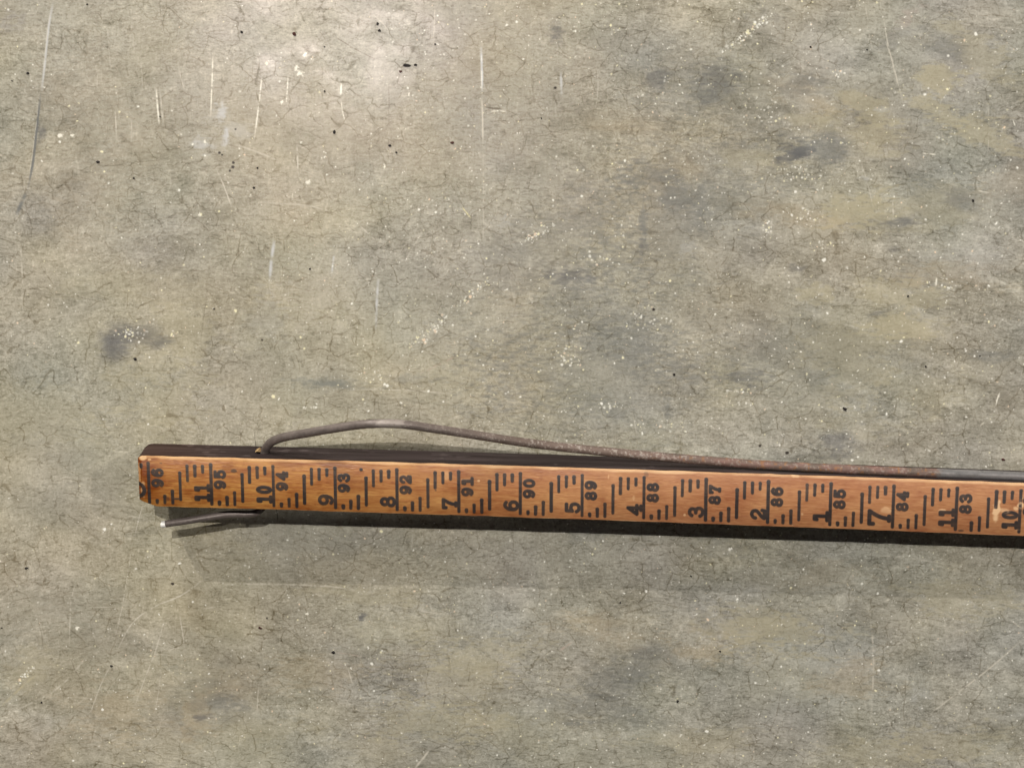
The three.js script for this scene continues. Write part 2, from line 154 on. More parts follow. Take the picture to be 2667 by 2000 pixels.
for (const [pts, w, c, a, gaps] of [
  [[[137, 0], [126, 60], [114, 170], [106, 240]], 9, ICE, 0.5, -0.2], [[[132, 10], [120, 90], [110, 200]], 4, PALE, 0.7, -0.1], [[[104, 240], [94, 330], [84, 420], [70, 495]], 9, BLUE, 0.6, -0.2], [[[100, 250], [90, 340], [72, 470]], 3.5, PALE, 0.6, 0], [[[66, 500], [40, 560]], 14, BLUE, 0.25, 0.1],
  [[[553, 135], [551, 200], [547, 305]], 5.5, WHITE, 0.85, 0], [[[682, 185], [674, 260], [660, 368]], 5.5, WHITE, 0.85, 0.05], [[[749, 195], [747, 230], [743, 282]], 5, WHITE, 0.8, 0.1], [[[405, 228], [408, 270], [413, 325]], 7, WHITE, 0.8, 0], [[[416, 238], [420, 290], [424, 322]], 5, PALE, 0.7, 0.1], [[[410, 240], [417, 318]], 4, [0.36, 0.33, 0.28], 0.5, 0.1], [[[298, 280], [302, 362]], 5, PALE, 0.8, 0.25], [[[341, 310], [340, 370]], 5, PALE, 0.5, 0.25], [[[560, 436], [580, 480], [606, 550]], 5, PALE, 0.8, 0.1], [[[888, 215], [886, 248]], 7, WHITE, 0.9, -0.3], [[[887, 262], [893, 300], [900, 320]], 5, WHITE, 0.8, 0], [[[772, 375], [774, 420], [775, 470]], 6, PALE, 0.8, 0.2], [[[761, 500], [759, 530]], 5, WHITE, 0.7, 0.1], [[[462, 170], [472, 210], [480, 236]], 4, PALE, 0.6, 0.1], [[[452, 225], [440, 232], [470, 218]], 4, PALE, 0.4, 0.1],
  [[[276, 40], [282, 130], [290, 220]], 4, PALE, 0.35, 0.3], [[[338, 40], [345, 110], [352, 150]], 4, PALE, 0.35, 0.3], [[[252, 190], [251, 230]], 4, PALE, 0.6, 0.3], [[[143, 370], [152, 410]], 4, PALE, 0.5, 0.2], [[[364, 150], [372, 255]], 4, PALE, 0.45, 0.3],
  [[[1252, 118], [1254, 180], [1255, 240]], 9, ICE, 0.85, -0.05], [[[1253, 130], [1254, 235]], 4, WHITE, 0.8, 0.2], [[[1254, 250], [1256, 310], [1257, 375]], 6, PALE, 0.85, -0.2], [[[1257, 375], [1258, 480], [1258, 640]], 5, PALE, 0.4, 0.2], [[[1275, 290], [1300, 288], [1320, 291]], 5, WHITE, 0.75, -0.1], [[[1260, 277], [1280, 281], [1308, 282]], 6, [0.38, 0.35, 0.29], 0.6, 0], [[[1275, 313], [1340, 314], [1410, 307]], 4, [0.40, 0.37, 0.31], 0.55, 0.1], [[[1202, 538], [1214, 553], [1226, 568]], 5, [0.92, 0.89, 0.70], 0.9, -0.3], [[[1460, 185], [1462, 250]], 10, ICE, 0.35, 0.1], [[[1132, 10], [1130, 60], [1128, 112]], 4, PALE, 0.6, 0], [[[1553, 150], [1557, 230], [1545, 310]], 4, PALE, 0.45, 0.2], [[[1010, 170], [1012, 260], [1010, 420]], 3.5, [0.42, 0.38, 0.33], 0.5, 0.2],
  [[[855, 85], [930, 130], [1000, 165]], 4, [0.42, 0.38, 0.33], 0.55, 0.2], [[[975, 40], [1000, 65], [1010, 80]], 4, PALE, 0.7, 0], [[[600, 372], [660, 392], [730, 420]], 7, PALE, 0.35, 0.2], [[[700, 528], [800, 535], [900, 562]], 5, PALE, 0.5, 0.1], [[[640, 530], [700, 528], [760, 529]], 4, PALE, 0.35, 0.1], [[[760, 430], [850, 470]], 4, PALE, 0.35, 0.3],
  [[[1105, 595], [1070, 650], [1045, 700]], 5, PALE, 0.4, 0.2], [[[935, 585], [960, 610], [980, 628]], 6, PALE, 0.5, 0.1], [[[1000, 525], [1100, 490]], 4, PALE, 0.4, 0.2], [[[985, 715], [980, 790], [978, 860]], 10, ICE, 0.4, 0.2], [[[715, 615], [705, 680], [700, 760]], 12, ICE, 0.45, 0.2], [[[870, 650], [862, 720]], 8, ICE, 0.4, 0.2], [[[50, 620], [56, 720], [55, 800]], 7, PALE, 0.3, 0.2],
  [[[2300, 36], [2312, 110], [2330, 180], [2345, 240], [2356, 282]], 5, PALE, 0.7, 0.1], [[[2296, 80], [2318, 140], [2338, 225]], 4, PALE, 0.6, 0.2], [[[2254, 12], [2260, 50]], 4, PALE, 0.6, 0], [[[2262, 80], [2275, 140]], 4, PALE, 0.5, 0.2], [[[2240, 415], [2258, 470], [2276, 545]], 4, PALE, 0.55, 0.1], [[[2325, 520], [2327, 565]], 6, PALE, 0.55, 0], [[[2574, 260], [2576, 330], [2573, 410]], 4, PALE, 0.5, 0.2], [[[2400, 398], [2440, 402]], 6, WHITE, 0.65, 0], [[[2638, 310], [2646, 330]], 4, WHITE, 0.8, -0.2], [[[2480, 60], [2667, 75]], 5, PALE, 0.35, 0.2], [[[2545, 495], [2580, 502]], 4, WHITE, 0.6, 0], [[[2440, 722], [2438, 745]], 7, WHITE, 0.6, 0], [[[2605, 1020], [2598, 1040], [2594, 1058]], 6, WHITE, 0.65, -0.1], [[[2565, 1098], [2552, 1110]], 6, PALE, 0.6, 0], [[[2556, 95], [2562, 130]], 4, PALE, 0.4, 0.1], [[[1640, 1040], [1660, 1140]], 3.5, PALE, 0.55, 0.2],
  [[[895, 1015], [980, 1014], [1080, 1017], [1200, 1027]], 5, PALE, 0.5, 0.05], [[[1155, 1100], [1260, 1050]], 5, PALE, 0.3, 0.3], [[[1090, 975], [1200, 920]], 7, PINK, 0.3, 0.2],
  [[[372, 1310], [360, 1350], [348, 1400]], 3.5, PALE, 0.75, -0.1], [[[345, 1400], [330, 1500], [312, 1600], [295, 1670]], 3.5, PALE, 0.6, 0], [[[540, 1500], [470, 1550], [400, 1580], [345, 1620], [300, 1700]], 6, PALE, 0.5, 0.05], [[[430, 1600], [405, 1690], [378, 1760], [345, 1850]], 4.5, PALE, 0.5, 0.05], [[[290, 1725], [262, 1780], [225, 1880]], 5, PALE, 0.45, 0.1], [[[466, 1600], [474, 1650], [479, 1688]], 4.5, PALE, 0.6, 0], [[[196, 1512], [184, 1560], [181, 1600], [178, 1690]], 5, PALE, 0.5, 0.1], [[[360, 1700], [400, 1703], [450, 1706]], 4, PALE, 0.55, 0.1], [[[425, 1694], [478, 1684]], 4, PALE, 0.55, 0.1], [[[240, 1581], [287, 1581]], 4, PALE, 0.6, 0.1], [[[672, 1775], [668, 1860]], 4.5, PALE, 0.5, 0.1], [[[418, 1740], [410, 1810], [400, 1860]], 4, PALE, 0.45, 0.1], [[[525, 1585], [578, 1578]], 5, PALE, 0.4, 0.1], [[[560, 1520], [760, 1522], [900, 1532], [1000, 1560]], 7, PALE, 0.3, 0.1], [[[870, 1697], [945, 1710]], 4, PINK, 0.6, 0], [[[905, 1740], [917, 1782]], 6, PALE, 0.5, 0],
  [[[2667, 1662], [2590, 1730], [2500, 1800], [2420, 1860]], 7, PALE, 0.5, 0.1], [[[2230, 1442], [2380, 1455], [2520, 1478]], 4, PALE, 0.45, 0.1], [[[2260, 1560], [2275, 1700], [2265, 1940]], 8, PALE, 0.28, 0.2], [[[1000, 1570], [1080, 1588], [1165, 1602]], 4.5, PALE, 0.5, 0.1], [[[1000, 1462], [1090, 1464]], 4, PALE, 0.4, 0.1], [[[1415, 1445], [1416, 1520]], 4, PALE, 0.4, 0.2], [[[1805, 1900], [1830, 1990]], 4, PALE, 0.4, 0.2], [[[1120, 1950], [1080, 2000]], 9, PALE, 0.45, 0.2], [[[2310, 1850], [2322, 1900]], 6, PALE, 0.4, 0.2], [[[2600, 1590], [2667, 1640]], 5, PALE, 0.35, 0.2], [[[2300, 1566], [2320, 1560]], 7, PALE, 0.6, 0], [[[1455, 1695], [1490, 1672]], 7, PINK, 0.5, 0.1], [[[20, 1860], [150, 1790], [240, 1690]], 8, PALE, 0.25, 0.2], [[[0, 1840], [70, 1775], [100, 1752]], 9, YEL, 0.4, 0.2],
]) scratch(pts, w, c, a, gaps);
{
  const r = rng(77);
  const bell = () => (r() + r() + r() - 1.5) / 1.5;
  // long dark creases of the screed
  const D = [0.44, 0.41, 0.35];
  for (let k = 0; k < 70; k++) {
    const x = r() * 2667, y = r() * 2000, l = 40 + 110 * r(), a = (r() < 0.75 ? 0 : Math.PI / 2) + bell() * 0.8;
    const pts = []; for (let i = 0; i < 5; i++) pts.push([x + Math.cos(a) * l * (i / 4 - 0.5) + bell() * 10, y + Math.sin(a) * l * (i / 4 - 0.5) + bell() * 10]);
    scratch(pts, 3.2, D, 0.4 + 0.25 * r(), 0);
  }
  for (let k = 0; k < 220; k++) {                     // faint rubbed lines, mostly along the trowel's upright strokes
    const x = r() * 2667, y = r() * 2000, l = 20 + 80 * r() * r(), a = k % 3 ? Math.PI / 2 + bell() * 0.35 : r() * Math.PI;
    scratch([[x, y], [x + Math.cos(a) * l * 0.5 + bell() * 2, y + Math.sin(a) * l * 0.5], [x + Math.cos(a) * l, y + Math.sin(a) * l]], 3.2, PALE, 0.15 + 0.25 * r(), 0.15);
  }
  const grain = (x, y, d, a, warm) => spot(x, y, d * (0.42 + 0.36 * r()), d * (0.5 + 0.42 * r()), warm < 0.25 ? [1, 0.98, 0.83] : warm < 0.9 ? [1, 1, 0.97] : [0.97, 0.88, 0.78], a, 0.5, Math.floor(r() * 90), r() * 3, 0.35);
  for (let k = 0; k < 6500; k++) {                    // pale sand grains laid bare by the polish
    const x = -80 + 2830 * r(), y = -60 + 2120 * r();
    const dens = 0.25 + 0.75 * step(250, 1500, x + 0.35 * (y - 400)) + 0.35 * noise(x / 180, y / 150, 401);
    if (r() > dens) continue;
    const q = r(); grain(x, y, 2.6 + 2.8 * q * q * q * q, 0.5 + 0.5 * r(), r());
  }
  for (const [x, y, sx, sy, n, t] of [[1395, 610, 70, 18, 34, -0.6], [1235, 760, 90, 22, 46, -0.7], [1120, 860, 100, 26, 60, -0.75], [1480, 930, 80, 40, 40, 0.2], [1690, 830, 90, 60, 34, 0], [2090, 450, 110, 40, 44, 0], [2000, 300, 110, 70, 36, 0.3], [1940, 90, 110, 16, 70, -0.65], [1990, 45, 50, 10, 22, -0.6], [2100, 560, 70, 40, 26, 0], [2000, 590, 50, 20, 18, 1.3], [1560, 680, 90, 40, 24, 0], [1730, 1110, 140, 30, 24, 0], [1930, 1030, 60, 40, 18, 0], [340, 870, 60, 26, 40, 0], [450, 870, 30, 12, 10, -0.5], [60, 1760, 60, 14, 26, -0.7], [980, 980, 80, 30, 26, 0], [1590, 1060, 60, 20, 18, 0], [820, 1060, 60, 30, 10, 0], [2140, 640, 60, 20, 16, 0], [2480, 730, 80, 30, 16, 0], [2180, 190, 50, 14, 14, 0.2]]) {
    for (let k = 0; k < n; k++) { const u = bell() * sx, v = bell() * sy, q = r(); grain(x + u * Math.cos(t) - v * Math.sin(t), y + u * Math.sin(t) + v * Math.cos(t), 2.4 + 4.6 * q * q, 0.4 + 0.55 * r(), r()); }
  }
  for (const [x, y, d] of [[711, 1032, 11], [725, 1038, 8], [612, 809, 9], [264, 394, 10], [465, 494, 10], [569, 550, 10], [358, 277, 9], [199, 314, 8], [522, 558, 9], [500, 375, 9], [178, 275, 7], [2072, 499, 10], [2146, 676, 13], [1590, 65, 9], [1515, 510, 9], [1515, 9, 8], [1498, 80, 9], [1319, 64, 8], [1345, 56, 8], [1627, 417, 9], [1622, 931, 12], [2347, 888, 12], [2309, 1077, 13], [2576, 744, 10], [2596, 580, 9], [2542, 88, 12], [2409, 245, 12], [2468, 231, 9], [1854, 571, 9], [2220, 1198, 10], [2235, 1189, 8], [202, 892, 9], [270, 1378, 11], [288, 1365, 9], [992, 1383, 9], [466, 1467, 10], [265, 1848, 11], [1900, 1430, 9], [1905, 1428, 8], [2286, 1545, 11], [2245, 1520, 9], [2289, 1745, 11], [2281, 1798, 9], [1843, 1613, 10], [1683, 1540, 9], [1920, 1560, 10], [1420, 1850, 10], [1840, 1904, 11], [1968, 1778, 9], [2035, 1735, 8], [1000, 1000, 9], [1115, 1018, 10], [1354, 1033, 11], [967, 1728, 12], [2155, 815, 9], [1862, 818, 11], [2125, 500, 7], [1007, 1003, 9], [320, 1988, 9], [1600, 945, 9], [1745, 730, 10], [1566, 1050, 9], [1090, 545, 8], [1134, 552, 9], [1440, 520, 7]]) grain(x, y, d * 0.72, 0.95, r());
  // small white scuffs
  for (const [x, y, rx, rz, t] of [[793, 142, 11, 6, -0.7], [770, 175, 4, 12, 0.1], [782, 192, 12, 6, -0.2], [776, 188, 6, 8, 0], [732, 265, 5, 8, 0], [186, 352, 7, 5, -0.3], [155, 352, 8, 5, 0], [154, 352, 7, 5, 0], [533, 370, 6, 8, 0], [802, 473, 9, 5, -0.7], [1000, 432, 4, 8, 0], [1065, 242, 4, 9, 0.1], [1000, 1230, 2, 2, 0], [800, 1598, 8, 6, 0], [198, 1636, 10, 7, 0], [518, 558, 5, 5, 0]]) { const p = [x, y]; spot(p[0], p[1], rx * 0.85, rz * 0.9, WHITE, 0.9, 0.5, Math.round(x), t, 0.8); }
  for (const [x, y, d] of [[570, 397, 7], [577, 402, 5], [606, 423, 7], [605, 434, 8], [597, 444, 6], [612, 336, 5], [556, 804, 5], [681, 885, 5], [1702, 805, 8], [1445, 228, 7], [448, 1520, 8], [1979, 1160, 9], [2050, 1179, 9]]) spot(x, y, d * 0.7, d * 0.6, [0.17, 0.15, 0.14], 0.85, 0.6, Math.round(x), 0, 0.3);
}
const fc = new Uint8Array(TW * TH * 4), fb = new Uint8Array(TW * TH * 4);
for (let o = 0; o < TW * TH; o++) {
  for (let n = 0; n < 3; n++) fc[o * 4 + n] = Math.round(255 * clamp(col[o * 3 + n]));
  fb[o * 4] = Math.round(255 * clamp(bump[o])); fb[o * 4 + 1] = Math.round(255 * clamp(rough[o])); fb[o * 4 + 2] = fb[o * 4]; fc[o * 4 + 3] = fb[o * 4 + 3] = 255;
}
const floorMap = dataTexture(fc, TW, TH, true), floorRelief = dataTexture(fb, TW, TH, false);
for (const t of [floorMap, floorRelief]) t.wrapS = t.wrapT = THREE.MirroredRepeatWrapping;
const floorMat = new THREE.MeshPhysicalMaterial({ ior: 1.75, map: floorMap, bumpMap: floorRelief, bumpScale: 0.000012, roughnessMap: floorRelief, roughness: 0.37, metalness: 0 });
{
  const g = new THREE.PlaneGeometry(3, 3, 6, 6).rotateX(-Math.PI / 2), p = g.attributes.position, uv = g.attributes.uv;
  for (let i = 0; i < p.count; i++) uv.setXY(i, (p.getX(i) / MM - FX0) / FW, (p.getZ(i) / MM - FZ0) / FH);
  const m = new THREE.Mesh(g, floorMat); m.name = 'floor'; m.receiveShadow = true; m.userData = { kind: 'structure', label: 'polished grey-brown concrete floor with hairline cracks, stains, scratches and pale grains', category: 'floor' };
  scene.add(m);
}

// ---------------------------------------------------------------- the measuring stick
// i = inches to the right of the mark 96; everything below in mm, turned into metres at the end
const I0 = -0.165, I1 = 17.6, THICK = 21.5, VENEER = 1.3;
const axisX = (i) => -147.421 + i * (25.3207 + i * (-0.05508 + 0.004168 * i)), axisZ = (i) => 33.86 + 0.7435 * i + 0.0136 * i * i, lift = (i) => 7.7 - 0.26 * i, wide = (i) => 20.86 + 0.093 * Math.min(i, 15);
const nearCut = (i) => 2.5 * (1 - clamp((i - I0) / 0.27)), farCut = (i) => 1.0 * (1 - clamp((i - I0) / 0.07)) ** 1.5, heel = (i) => 3.2 * (1 - clamp((i - I0) / 0.15)) ** 2;
function loft(section, stations, uvOf) {             // section(i) -> closed list of [across, height]
  const pos = [], uv = [], idx = []; let n = 0;
  stations.forEach((i, s) => {
    const sec = section(i); n = sec.length;
    for (let k = 0; k <= n; k++) { const [a, h] = sec[k % n]; pos.push(axisX(i) * MM, (lift(i) + h) * MM, (axisZ(i) + a) * MM); uv.push(...uvOf(i, k / n, a, h)); }
  });
  for (let s = 0; s + 1 < stations.length; s++) for (let k = 0; k < n; k++) { const a = s * (n + 1) + k, b = a + n + 1; idx.push(a, a + 1, b, a + 1, b + 1, b); }
  for (const [s, flip] of [[0, false], [stations.length - 1, true]]) {
    const base = pos.length / 3;
    for (let k = 0; k < n; k++) { const o = s * (n + 1) + k; pos.push(pos[o * 3], pos[o * 3 + 1], pos[o * 3 + 2]); uv.push(uv[o * 2], uv[o * 2 + 1]); }
    for (let k = 1; k + 1 < n; k++) flip ? idx.push(base, base + k, base + k + 1) : idx.push(base, base + k + 1, base + k);
  }
  const g = new THREE.BufferGeometry();
  g.setAttribute('position', new THREE.Float32BufferAttribute(pos, 3)); g.setAttribute('uv', new THREE.Float32BufferAttribute(uv, 2)); g.setIndex(idx);
  return g;
}
const stations = []; for (let i = I0; i < 0.3; i += 0.022) stations.push(i); for (let i = 0.3; i < I1; i += 0.12) stations.push(i); stations.push(I1);
const chip = (i, s) => 0.16 * noise(i * 5.3, s, 501) + 0.09 * noise(i * 17, s, 502);
function shaftSection(i) {
  const f = -wide(i) / 2 + farCut(i), n = wide(i) / 2 - nearCut(i), b = heel(i), t = THICK - VENEER, r = 0.6;
  return [[n, t], [f, t], [f, b + r], [f + 0.3 * r, b + 0.3 * r], [f + r, b], [n - r, b], [n - 0.3 * r, b + 0.3 * r], [n, b + r]];
}
function faceSection(i) {
  const e = 0.9 * (1 - clamp((i - I0) / 0.05)), f = -wide(i) / 2 + farCut(i) - 0.03 + chip(i, 1.5), n = wide(i) / 2 - nearCut(i) + 0.03 - chip(i, 7.5), b = THICK - VENEER, t = THICK - e, r = 0.5 + 0.25 * noise(i * 3, 2.5, 503), q = 0.5 + 0.2 * noise(i * 3, 6.5, 504);
  return [[n, b], [n, t - q], [n - 0.3 * q, t - 0.3 * q], [n - q, t], [f + r, t], [f + 0.3 * r, t - 0.3 * r], [f, t - r], [f, b]];
}
// the ink of the scale: canvas u along the stick, v across
const SPAN = I1 - I0, RW = 2048, PPI = RW / SPAN, RH = Math.round(0.845 * PPI);
const ink = document.createElement('canvas'); ink.width = RW; ink.height = RH;
const ic = ink.getContext('2d');
ic.fillStyle = '#fff'; ic.fillRect(0, 0, RW, RH); ic.lineCap = 'round'; ic.lineJoin = 'round';
const ri = rng(4242);
const inkTone = () => { const t = Math.floor(4 + 50 * ri() * ri() * ri()); return `rgb(${t},${t},${t})`; };
const U = (i) => (i - I0) * PPI, V = (inch) => inch * PPI;
function tick(i, v0, v1, w = 0.051) {
  ic.strokeStyle = inkTone(); ic.lineWidth = w * PPI * (0.9 + 0.2 * ri());
  const h = 0.5 * w, lean = 0.004 * (ri() - 0.5);
  ic.beginPath(); ic.moveTo(U(i), V(v0 + h)); ic.lineTo(U(i + lean), V(Math.max(v0 + h + 0.004, v1 - h))); ic.stroke();
  ic.lineWidth *= 1.14; ic.beginPath(); ic.moveTo(U(i), V(v0 + h)); ic.lineTo(U(i), V(v0 + h + 0.012)); ic.stroke();
}
const GLYPH = {                                      // strokes in a unit box, x to the right, y down
  0: (c) => { c.ellipse(0.5, 0.5, 0.42, 0.46, 0, 0, Math.PI * 2); },
  1: (c) => { c.moveTo(0.16, 0.24); c.lineTo(0.2, 0.06); c.lineTo(0.54, 0.06); c.lineTo(0.54, 0.97); c.moveTo(0.1, 0.97); c.lineTo(0.95, 0.97); },
  2: (c) => { c.moveTo(0.1, 0.3); c.bezierCurveTo(0.12, -0.04, 0.9, -0.08, 0.88, 0.3); c.bezierCurveTo(0.86, 0.58, 0.2, 0.62, 0.08, 0.95); c.lineTo(0.9, 0.95); c.lineTo(0.93, 0.78); },
  3: (c) => { c.moveTo(0.1, 0.18); c.bezierCurveTo(0.3, -0.08, 0.86, 0.0, 0.84, 0.26); c.bezierCurveTo(0.82, 0.46, 0.6, 0.47, 0.42, 0.47); c.bezierCurveTo(0.7, 0.47, 0.92, 0.52, 0.92, 0.72); c.bezierCurveTo(0.92, 1.04, 0.24, 1.06, 0.06, 0.78); },
  4: (c) => { c.moveTo(0.7, 0.98); c.lineTo(0.7, 0.04); c.lineTo(0.04, 0.68); c.lineTo(0.98, 0.68); c.moveTo(0.48, 0.98); c.lineTo(0.92, 0.98); },
  5: (c) => { c.moveTo(0.86, 0.05); c.lineTo(0.16, 0.05); c.lineTo(0.14, 0.48); c.bezierCurveTo(0.4, 0.28, 0.92, 0.36, 0.92, 0.66); c.bezierCurveTo(0.92, 1.04, 0.24, 1.06, 0.08, 0.78); },
  6: (c) => { c.moveTo(0.84, 0.14); c.bezierCurveTo(0.5, -0.08, 0.08, 0.12, 0.08, 0.62); c.bezierCurveTo(0.08, 1.08, 0.92, 1.08, 0.92, 0.68); c.bezierCurveTo(0.92, 0.34, 0.26, 0.34, 0.1, 0.64); },
  7: (c) => { c.moveTo(0.06, 0.24); c.lineTo(0.06, 0.06); c.lineTo(0.94, 0.06); c.bezierCurveTo(0.62, 0.4, 0.46, 0.62, 0.44, 0.97); c.moveTo(0.3, 0.97); c.lineTo(0.6, 0.97); },
  8: (c) => { c.ellipse(0.5, 0.27, 0.34, 0.23, 0, 0, Math.PI * 2); c.moveTo(0.92, 0.73); c.ellipse(0.5, 0.73, 0.42, 0.24, 0, 0, Math.PI * 2); },
  9: (c) => { c.moveTo(0.16, 0.86); c.bezierCurveTo(0.5, 1.08, 0.92, 0.88, 0.92, 0.38); c.bezierCurveTo(0.92, -0.08, 0.08, -0.08, 0.08, 0.32); c.bezierCurveTo(0.08, 0.66, 0.74, 0.66, 0.9, 0.36); },
};
function figure(text, i, vBottom, high, each, weight) {   // reads upwards; the baseline lies at i
  ic.save(); ic.translate(U(i), V(vBottom)); ic.rotate(-Math.PI / 2); ic.strokeStyle = inkTone();
  [...text].forEach((ch, k) => {
    ic.save(); ic.translate(k * each * PPI, -high * PPI); ic.beginPath();
    const w = each * 0.97 * PPI, h = high * PPI, lw = weight * PPI, pen = {};
    const X = (x) => lw / 2 + x * (w - lw) + each * 0.015 * PPI, Y = (y) => lw / 2 + y * (h - lw);
    pen.moveTo = (x, y) => ic.moveTo(X(x), Y(y)); pen.lineTo = (x, y) => ic.lineTo(X(x), Y(y));
    pen.bezierCurveTo = (a, b, c, d, e, f) => ic.bezierCurveTo(X(a), Y(b), X(c), Y(d), X(e), Y(f));
    pen.ellipse = (x, y, rx, ry) => { ic.moveTo(X(x + rx), Y(y)); ic.ellipse(X(x), Y(y), rx * (w - lw), ry * (h - lw), 0, 0, Math.PI * 2); };
    ic.lineWidth = lw; GLYPH[ch](pen); ic.stroke(); ic.restore();
  });
  ic.restore();
}
tick(-0.117, 0.115, 0.205, 0.05);
for (let n = 0; n <= 17; n++) {
  const inch = 96 - n, foot = inch % 12;
  tick(n, 0.085, 0.80);
  figure(String(inch), n + 0.25, 0.53, 0.218, 0.175, 0.054);
  for (let k = 1; k <= 3; k++) if (!(inch === 83 && k === 1)) tick(n + k * 0.124, 0.80 - [0, 0.082, 0.165, 0.25][k] - 0.006 * ri(), 0.80);
  tick(n + 0.5, 0.235, 0.74);
  for (let k = 5; k <= 7; k++) tick(n + k * 0.124, 0.115, 0.115 + [0.30, 0.215, 0.15][k - 5]);
  // feet and inches, before the long mark
  if (foot === 0 && inch === 96) figure('0', n - 0.035, 0.735, 0.30, 0.33, 0.062);
  else if (foot === 0) figure(String(inch / 12), n - 0.015, 0.785, 0.41, 0.31, 0.066);
  else figure(String(foot), n - 0.012, foot >= 10 ? 0.75 : 0.755, 0.28, foot >= 10 ? 0.162 : 0.215, 0.058);
}
ic.strokeStyle = '#444'; ic.lineWidth = 0.03 * PPI; ic.beginPath(); ic.moveTo(U(0.41), V(0.70)); ic.lineTo(U(0.47), V(0.70)); ic.stroke();
const inkData = ic.getImageData(0, 0, RW, RH).data;
const rc = new Uint8Array(RW * RH * 4), rb = new Uint8Array(RW * RH * 4);
const wear = [];                                     // pale bare patches: inches along, inches across, radii, strength
for (const [i, v, ri_, rv, a] of [[11.87, 0.49, 0.085, 0.075, 0.55], [13.62, 0.48, 0.06, 0.15, 1], [13.66, 0.36, 0.03, 0.10, 0.9], [13.80, 0.44, 0.10, 0.06, 0.7], [14.0, 0.32, 0.06, 0.12, 1], [13.93, 0.40, 0.06, 0.04, 0.8], [13.05 - 0.28, 0.47, 0.06, 0.025, 0.8], [10.55, 0.62, 0.03, 0.03, 0.6], [9.0 + 1.42, 0.005, 0.1, 0.03, 1], [5.32, 0.25, 0.02, 0.02, 0.8], [4.79, 0.19, 0.05, 0.07, 0.4], [4.62, 0.26, 0.02, 0.03, 0.4], [7.42, 0.12, 0.02, 0.05, 0.5], [7.83, 0.46, 0.02, 0.05, 0.4], [8.66, 0.70, 0.02, 0.02, 0.8], [13.98, 0.74, 0.08, 0.04, 0.4], [-0.09, 0.56, 0.045, 0.12, 0.7], [-0.09, 0.03, 0.08, 0.06, 0.95], [-0.15, 0.25, 0.02, 0.16, 0.55], [0.02, 0.05, 0.05, 0.03, 0.8]]) wear.push([i, v, ri_, rv, a]);
const marks = [[1.365, 0.195, 0.055, 0.035, 0.6], [3.42, 0.115, 0.035, 0.035, 1], [4.62, 0.43, 0.02, 0.012, 0.7], [0.2, 0.10, 0.03, 0.015, 0.5], [13.08, 0.785, 0.05, 0.018, 0.55], [0.29, 0.70, 0.03, 0.05, 0.3], [8.03, 0.06, 0.06, 0.05, 0.25]];
